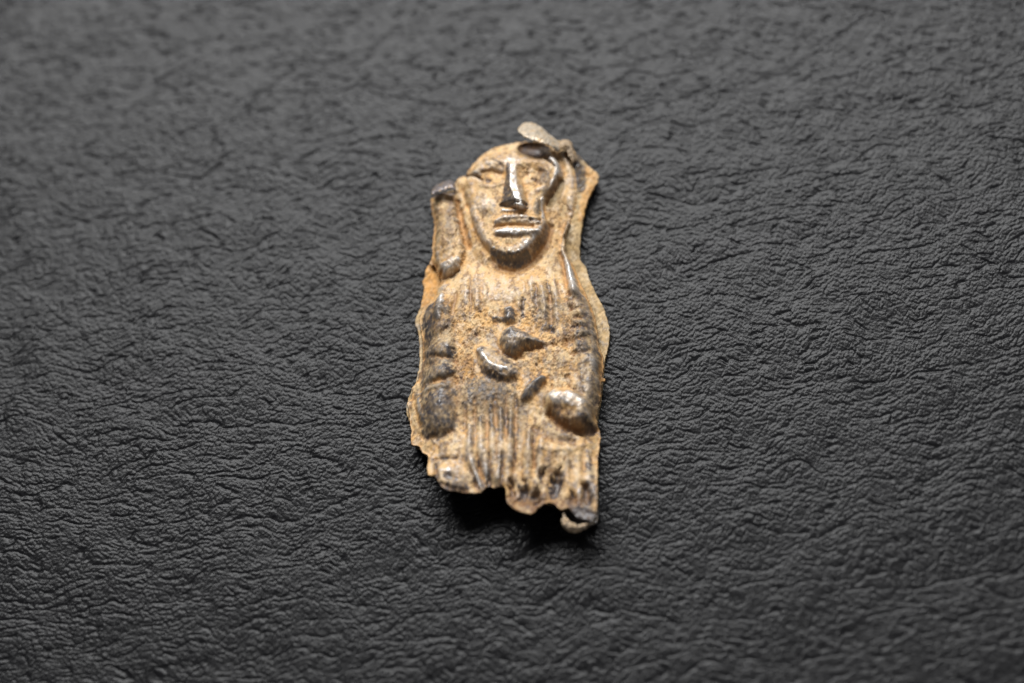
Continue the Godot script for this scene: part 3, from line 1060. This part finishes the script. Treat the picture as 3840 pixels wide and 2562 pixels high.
func sculpt_chest() -> void:
	# pleats over the breast
	for g in [[1764, 1036, 1766, 1165, 6, -0.30, 0.45], [1806, 1060, 1800, 1120, 4, -0.16, 0.2], [1830, 1065, 1832, 1120, 4, -0.14, 0.3], [1962, 1120, 1958, 1190, 10, -0.20, 0.65], [1975, 1060, 1990, 1130, 8, -0.15, 0.1], [2008, 1070, 2014, 1180, 10, -0.30, 0.5], [2056, 1060, 2062, 1130, 8, -0.30, 0.6], [2062, 1110, 2070, 1250, 12, -0.30, 0.85], [2090, 1060, 2100, 1120, 8, -0.22, 0.3]]:
		stroke([g[0], g[1], g[4] * 0.8, (g[0] + g[2]) * 0.5, (g[1] + g[3]) * 0.5, g[4] * 1.4, g[2], g[3], g[4] * 0.8], g[5] * 1.4, 1.1, {"t": minf(1.0, g[6] * 1.25)})
	for g in [[1740, 1060, 1744, 1130, 15], [1786, 1030, 1788, 1150, 16], [1816, 1062, 1818, 1118, 10], [1938, 1080, 1946, 1140, 14], [1992, 1035, 1990, 1110, 12], [2030, 1070, 2042, 1170, 13], [2076, 1030, 2088, 1190, 10], [2102, 1060, 2116, 1110, 9]]:
		stroke([g[0], g[1], g[4] * 0.6, g[2], (g[1] + g[3]) * 0.5, g[4] * 1.25, g[2], g[3], g[4] * 0.7], 0.26, 1.4, {"m": 0.3})
	stroke([1848, 1100, 4, 1850, 1124, 5, 1862, 1132, 5, 1872, 1124, 5, 1872, 1100, 4], -0.16, 0.9, {"t": 0.3})
	blob(1860, 1112, 10, 14, 0, 0.14, 1.0, {"m": 0.4})
	blob(1905, 1085, 70, 60, 0, 0.12, 1.0, {"m": 0.25})
	stroke([1945, 1045, 6, 1966, 1060, 8, 1968, 1085, 5], 0.2, 0.9, {"m": 0.3})
	stroke([1712, 1100, 8, 1706, 1130, 10, 1694, 1180, 10], -0.4, 0.9, {"t": 0.35, "r": 0.3})
	# crust
	for s in [[1760, 1215, 100, 70], [1820, 1190, 60, 40], [1740, 1400, 50, 90], [2060, 1290, 70, 50], [2060, 1390, 90, 60], [1960, 1350, 60, 36], [2100, 1440, 50, 40], [1930, 1450, 40, 50], [2150, 1260, 40, 120], [1990, 1200, 60, 60], [1740, 1300, 60, 60]]:
		blob(s[0], s[1], s[2], s[3], 0, 0.0, 0.7, {"g": 0.9, "m": -0.45})
	for s in [[1790, 1262, 16, 8, 0.6], [2126, 1288, 20, 16, 0.7], [2150, 1335, 14, 10, 0.8], [1714, 1364, 10, 10, 0.7], [1710, 1430, 10, 18, 0.6], [2080, 1300, 12, 10, 0.5], [1955, 1345, 22, 12, 0.2], [2055, 1425, 12, 6, 0.4], [1770, 1412, 10, 8, 0.3], [2055, 1245, 20, 10, 0.3], [2130, 1420, 12, 10, 0.3]]:
		blob(s[0], s[1], s[2], s[3], -12, -0.5, 0.8, {"r": s[4]})
	# hooked knob
	var pk := part("knob")
	blob(1908, 1172, 25, 36, -6, 0.95, 0.75, {"p": pk, "t": 0.75, "m": 0.5, "g": 0.0})
	blob(1902, 1152, 9, 12, 0, 0.15, 1.0, {"m": 0.95, "t": 0.1})
	stroke([1905, 1195, 10, 1880, 1196, 9, 1850, 1190, 8, 1842, 1184, 5], 0.5, 0.8, {"p": pk, "t": 0.9, "g": 0.0})
	stroke([1855, 1208, 8, 1900, 1212, 8], -0.4, 0.9, {"o": 0.3})
	# dark leaf
	var pl := part("clasp")
	patch([1876, 1250, 1900, 1222, 1925, 1215, 1960, 1232, 2010, 1258, 2048, 1272, 2040, 1288, 1990, 1296, 1955, 1308, 1935, 1330, 1905, 1325, 1880, 1300, 1868, 1275], 34.0, 1.25, 0.85, {"p": pl, "t": 0.72, "m": 0.35, "g": 0.0})
	blob(1912, 1226, 14, 12, 0, 0.2, 1.0, {"m": 0.8, "t": 0.1})
	for k in 8:
		stroke([1918 + k * 14, 1236 + k * 5, 4, 1914 + k * 14, 1262 + k * 4, 4], 0.14, 0.9, {"m": 0.4, "t": 0.45})
	stroke([1890, 1330, 12, 1930, 1345, 12, 1960, 1318, 10, 2030, 1304, 8], -0.45, 1.0, {"r": 0.6})
	blob(2040, 1300, 30, 16, -15, -0.2, 1.0, {"r": 0.55})
	# grey shell
	var ps := part("ornament")
	patch([1784, 1300, 1815, 1288, 1850, 1298, 1890, 1330, 1935, 1362, 1952, 1392, 1925, 1420, 1870, 1425, 1825, 1405, 1798, 1370], 40.0, 0.95, 1.0, {"p": ps, "t": 0.35, "m": 0.35, "g": 0.0})
	stroke([1794, 1306, 8, 1815, 1340, 10, 1850, 1368, 9, 1900, 1378, 7], 0.35, 0.9, {"m": 0.9, "t": 0.0})
	for k in 5:
		stroke([1812 + k * 12, 1362 + k * 9, 4, 1840 + k * 18, 1390 + k * 5, 4], 0.16, 0.9, {"m": 0.5, "t": 0.3})
	stroke([1800, 1378, 10, 1835, 1412, 12, 1880, 1424, 10], 0.0, 0.9, {"t": 0.85})
	blob(1905, 1345, 26, 16, 35, 0.1, 1.0, {"m": 0.4, "t": 0.0})
	blob(1930, 1400, 30, 14, 10, 0.2, 1.0, {"m": 0.5})
	# small peg and rod
	blob(2010, 1345, 10, 28, 4, 0.55, 0.8, {"p": part("peg"), "t": 0.5})
	var pr := part("rod")
	stroke([2034, 1410, 13, 2010, 1430, 19, 1985, 1455, 22, 1968, 1476, 17], 1.15, 0.6, {"p": pr, "t": 0.8, "m": 0.45, "g": 0.0})
	blob(1972, 1446, 8, 8, 0, 0.06, 1.0, {"m": 1.0, "t": 0.0})
	stroke([2024, 1405, 6, 1998, 1418, 7, 1976, 1438, 6], 0.15, 0.9, {"m": 0.65, "t": 0.3})
	stroke([2040, 1425, 8, 2010, 1462, 12, 1975, 1498, 12], -0.35, 1.0, {"r": 0.4})


func sculpt_skirt() -> void:
	uneven = 0.55
	# tan ground of the skirt, belly stain
	blob(1815, 1480, 120, 70, 0, 0.12, 1.0, {"o": 0.5, "t": 0.18, "g": 0.4})
	blob(1790, 1680, 180, 90, 0, 0.0, 0.8, {"m": 0.12, "o": -0.2})
	# pleats
	for g in [[1745, 1520, 1742, 1620, 8, 0.3], [1780, 1500, 1778, 1600, 8, 0.25], [1855, 1490, 1855, 1600, 10, 0.4], [1898, 1480, 1900, 1640, 10, 0.45], [1935, 1500, 1928, 1680, 11, 0.35], [1830, 1560, 1832, 1660, 7, 0.3]]:
		stroke([g[0], g[1], g[4] * 0.6, (g[0] + g[2]) * 0.5, (g[1] + g[3]) * 0.5, g[4], g[2], g[3], g[4] * 0.6], -0.22, 0.9, {"t": g[5], "o": 0.4})
	for g in [[1762, 1590, 1760, 1700, 1772, 1790, 12], [1800, 1560, 1806, 1700, 1822, 1760, 13], [1843, 1560, 1848, 1680, 1856, 1790, 12], [1876, 1540, 1878, 1680, 1872, 1810, 10], [1915, 1540, 1912, 1680, 1900, 1800, 12], [1986, 1600, 1980, 1700, 1976, 1800, 12], [2030, 1640, 2026, 1740, 2010, 1830, 12]]:
		stroke([g[0], g[1], g[6] * 0.8, g[2], g[3], g[6] * 1.9, g[4], g[5], g[6] * 1.7], 0.52, 1.1, {"m": 0.1})
	for g in [[1758, 1750, 1776, 1790, 1792, 1840, 9, 0.6], [1790, 1700, 1800, 1760, 1812, 1830, 7, 0.3], [1834, 1700, 1838, 1770, 1832, 1835, 9, 0.75], [1882, 1700, 1884, 1770, 1880, 1835, 9, 0.75], [1936, 1650, 1932, 1730, 1925, 1770, 8, 0.3], [1862, 1640, 1864, 1700, 1864, 1760, 6, 0.2], [2002, 1640, 2000, 1700, 2004, 1760, 7, 0.2]]:
		stroke([g[0], g[1], g[6] * 0.4, g[2], g[3], g[6], g[4], g[5], g[6] * 1.1], -0.5, 1.0, {"t": g[7], "r": 0.3})
	for g in [[1745, 1500, 1742, 1620, 12, 0.8], [1782, 1490, 1780, 1610, 11, 0.7], [1822, 1480, 1824, 1640, 10, 0.6], [1858, 1480, 1858, 1620, 13, 0.9], [1898, 1480, 1900, 1660, 14, 1.0], [1936, 1490, 1930, 1700, 15, 0.9], [1962, 1600, 1956, 1760, 10, 0.6], [2004, 1640, 2002, 1760, 9, 0.5], [2140, 1690, 2140, 1800, 10, 0.5], [2188, 1690, 2188, 1800, 9, 0.5]]:
		stroke([g[0], g[1], g[4] * 0.6, (g[0] + g[2]) * 0.5, (g[1] + g[3]) * 0.5, g[4], g[2], g[3], g[4] * 0.4], -0.16, 0.8, {"o": g[5]})
	stroke([1768, 1720, 8, 1785, 1775, 9, 1808, 1830, 9], 0.4, 0.9, {"m": 0.7})
	stroke([1822, 1690, 7, 1828, 1740, 9, 1826, 1800, 7], 0.3, 0.9, {"m": 0.75})
	stroke([1870, 1690, 6, 1872, 1740, 8, 1868, 1790, 6], 0.3, 0.9, {"m": 0.65})
	# lower left block
	stroke([1628, 1730, 5, 1660, 1724, 6, 1714, 1724, 6], -0.5, 0.9, {"t": 0.6})
	blob(1690, 1790, 70, 60, 10, 0.4, 1.0, {"m": 0.15, "p": part("hem_lump")})
	blob(1676, 1760, 44, 14, 8, 0.15, 1.0, {"m": 0.6})
	blob(1688, 1788, 34, 16, 12, -0.25, 0.9, {"t": 0.8})
	blob(1740, 1826, 26, 16, 0, 0.0, 1.0, {"t": 0.45, "r": 0.3})
	stroke([1650, 1815, 12, 1690, 1838, 14, 1750, 1848, 12], -0.4, 0.8, {"r": 0.5, "t": 0.2})
	stroke([1620, 1700, 8, 1618, 1790, 8], 0.15, 1.0, {"m": 0.5})
	stroke([1634, 1750, 6, 1640, 1800, 8], -0.7, 0.9, {"r": 0.6, "t": 0.4})
	# fold under the right hand
	stroke([2000, 1610, 16, 2050, 1640, 20, 2090, 1655, 18, 2150, 1662, 14], -0.45, 1.0, {"r": 0.45})
	blob(2045, 1630, 40, 18, 20, 0.35, 1.0, {"m": 0.25})
	stroke([2020, 1672, 10, 2080, 1684, 12, 2150, 1680, 12, 2220, 1660, 10], 0.2, 1.4, {"m": 0.1})
	blob(2056, 1738, 26, 40, 10, 0.0, 1.0, {"r": 0.25, "m": -0.4, "g": 0.4})
	for g in [[2056, 1700, 2050, 1760, 12], [2110, 1700, 2105, 1780, 10], [2170, 1700, 2172, 1790, 14], [2205, 1680, 2205, 1800, 12], [2130, 1720, 2130, 1800, 10]]:
		stroke([g[0], g[1], g[4] * 0.5, g[2], g[3], g[4] * 1.7], 0.28, 1.2, {"m": 0.12})
	# torn, dark gaps between the folds
	uneven = 2.2
	for g in [[1922, 1810, 1920, 1870, 12, 0.7], [1970, 1815, 1966, 1870, 20, 0.95], [2038, 1762, 2028, 1804, 12, 0.85], [2098, 1768, 2080, 1856, 24, 1.0], [2022, 1836, 2008, 1884, 17, 0.6], [2194, 1822, 2206, 1890, 20, 0.85], [2150, 1850, 2150, 1880, 10, 0.5]]:
		stroke([g[0], g[1], g[4] * 0.35, (g[0] + g[2]) * 0.5, (g[1] + g[3]) * 0.5, g[4], g[2], g[3], g[4]], -1.0, 0.8, {"t": g[5], "r": 0.5, "m": 0.1})
	uneven = 1.0
	for s in [[1990, 1885, 60, 22], [2075, 1880, 50, 26], [2160, 1890, 50, 30], [1940, 1890, 30, 22]]:
		blob(s[0], s[1], s[2], s[3], 0, -0.25, 1.0, {"r": 0.75, "g": 0.8, "m": -0.3})
	stroke([2172, 1825, 6, 2174, 1885, 6], 0.3, 0.9, {"m": 0.6, "p": part("fold")})
	stroke([2212, 1730, 14, 2216, 1800, 18, 2214, 1860, 16], 0.1, 1.0, {"t": 0.35, "m": 0.35})
	stroke([1906, 1884, 7, 1926, 1914, 7, 1958, 1930, 7, 1994, 1936, 8, 2016, 1918, 6], 0.45, 0.8, {"m": 0.45, "r": 0.0, "p": part("hem")})
	stroke([2020, 1910, 10, 2050, 1898, 12, 2088, 1904, 10], 0.3, 0.8, {"m": 0.1, "g": 0.7})

	stroke([1650, 1160, 40, 1640, 1250, 66, 1640, 1400, 74, 1640, 1560, 74], 0.0, 0.35, {"o": 0.85})
	stroke([2160, 1110, 30, 2190, 1220, 42, 2205, 1340, 46, 2222, 1480, 36], 0.0, 0.35, {"o": 0.75})
	blob(2120, 1560, 90, 40, 15, 0.0, 0.6, {"o": -0.3, "t": 0.0, "m": -0.1})
	blob(2095, 1575, 60, 20, 25, 0.0, 0.6, {"r": 0.55})
	# dull film and pale worn skin over large areas
	for p in [[1815, 1480, 130, 75, 0.75], [1870, 1560, 110, 70, 0.5], [1650, 1300, 62, 46, 0.55], [1640, 1385, 62, 42, 0.6], [2050, 1150, 60, 110, 0.35], [1668, 860, 34, 90, 0.4], [1690, 780, 30, 40, 0.45], [2085, 1000, 36, 46, 0.3], [1960, 1380, 60, 30, 0.2], [2105, 1360, 60, 50, 0.3], [1945, 1590, 40, 90, 0.45], [2080, 1600, 60, 40, 0.5], [2130, 870, 26, 80, 0.3], [1700, 1830, 60, 26, 0.6], [2200, 1400, 40, 90, 0.3], [1650, 1545, 70, 90, 0.7], [1740, 1540, 60, 60, 0.35], [1665, 1210, 50, 50, 0.5], [2140, 1180, 40, 90, 0.45]]:
		blob(p[0], p[1], p[2], p[3], 0, 0.0, 0.5, {"o": minf(1.0, p[4] * 1.25)})
	for p in [[1676, 1318, 34, 26, 0.45], [1670, 1392, 34, 30, 0.5], [1640, 1505, 60, 50, 0.35], [1820, 1500, 110, 60, 0.22], [2186, 1248, 26, 26, 0.5], [2196, 1380, 24, 50, 0.25], [2222, 1500, 26, 60, 0.35], [1880, 1580, 90, 70, 0.25], [2040, 1160, 50, 90, 0.25], [1690, 850, 24, 80, 0.3], [1620, 1180, 40, 60, 0.5], [1640, 1500, 56, 40, 0.6], [2216, 1850, 24, 70, 0.6], [1700, 1836, 50, 18, 0.4], [2190, 1300, 24, 34, 0.6], [1615, 1325, 20, 22, 0.5], [2190, 1590, 34, 22, 0.4], [1610, 1240, 22, 60, 0.5], [1600, 1430, 24, 24, 0.5]]:
		blob(p[0], p[1], p[2], p[3], 0, 0.0, 0.8, {"t": p[4]})
	blob(2190, 1935, 56, 34, 10, -0.3, 0.4, {"t": 0.95, "r": 0.6, "m": -0.8})  # lower right corner, its shade painted into the dark colour
	for p in [[1985, 1895, 90, 30, 0.9], [1930, 1880, 30, 40, 0.6], [2060, 1740, 30, 30, 0.35], [2120, 1280, 40, 30, 0.5], [1720, 1440, 30, 30, 0.5], [2120, 1890, 80, 26, 0.7], [2060, 1870, 40, 30, 0.6], [1740, 1360, 50, 40, 0.35], [2145, 1620, 70, 24, 0.6], [2130, 1260, 30, 40, 0.5], [1770, 1250, 60, 26, 0.3]]:
		blob(p[0], p[1], p[2], p[3], 0, 0.0, 0.6, {"r": minf(1.0, p[4] * 1.2), "o": 0.0})
	for p in [[1790, 1060, 130, 50, 0.35], [1870, 1095, 90, 44, 0.4], [1800, 1690, 130, 80, 0.42], [1650, 1680, 60, 30, 0.2], [1985, 1700, 60, 60, 0.25], [1690, 1000, 40, 30, 0.7], [1700, 1760, 40, 20, 0.5], [2210, 1780, 26, 70, 0.4], [1930, 1400, 36, 16, 0.5]]:
		blob(p[0], p[1], p[2], p[3], 0, 0.0, 0.8, {"m": p[4]})


func build_strips() -> void:
	strip("curled_flap", [
		[1950, 480, 4.4, 1966, 461, 4.4, 2004, 463, 4.2, 2040, 488, 3.9, 2074, 518, 3.6, 2112, 546, 3.2],
		[1942, 488, 4.9, 1968, 478, 4.9, 2006, 482, 4.7, 2040, 502, 4.5, 2072, 526, 4.2, 2106, 554, 3.8],
		[1952, 501, 5.4, 1970, 500, 5.4, 2004, 508, 5.3, 2036, 520, 5.1, 2066, 535, 4.8, 2098, 562, 4.1],
		[1964, 514, 5.6, 1978, 518, 5.7, 2004, 528, 5.6, 2034, 537, 5.4, 2062, 545, 5.0, 2090, 570, 4.1]], 0.16, Color(0.47, 0.40, 0.31), 0.42, 0.25, 1.1)
	strip("torn_rim", [
		[2100, 538, 3.4, 2118, 528, 3.2, 2136, 534, 3.0, 2146, 560, 2.8, 2166, 600, 2.5],
		[2094, 552, 4.0, 2112, 540, 3.9, 2128, 546, 3.7, 2140, 570, 3.4, 2154, 606, 3.0],
		[2094, 566, 3.8, 2108, 556, 3.8, 2122, 560, 3.6, 2132, 580, 3.4, 2146, 610, 3.0]], 0.4, Color(0.36, 0.27, 0.18), 0.65, 0.1, 0.8)
	strip("torn_lip", [
		[1622, 712, 2.6, 1640, 694, 2.8, 1665, 682, 3.0, 1690, 678, 3.1, 1706, 690, 3.0],
		[1617, 722, 3.6, 1640, 708, 3.8, 1668, 698, 3.9, 1692, 692, 4.0, 1708, 704, 3.8],
		[1619, 732, 3.9, 1644, 720, 4.1, 1670, 712, 4.2, 1694, 706, 4.3, 1708, 718, 4.0]], 0.16, Color(0.22, 0.20, 0.205), 0.35, 0.5, 0.8)
	strip("torn_tip", [
		[2113, 1930, 4.0, 2122, 1940, 4.0, 2140, 1960, 3.9, 2166, 1970, 3.7, 2204, 1964, 3.4],
		[2109, 1950, 3.7, 2118, 1966, 3.7, 2142, 1978, 3.6, 2168, 1981, 3.5, 2202, 1972, 3.2],
		[2113, 1972, 3.3, 2122, 1986, 3.2, 2150, 1997, 3.1, 2174, 1991, 3.1, 2198, 1980, 3.0]], 0.2, Color(0.60, 0.47, 0.33), 0.75, 0.0, 1.3)
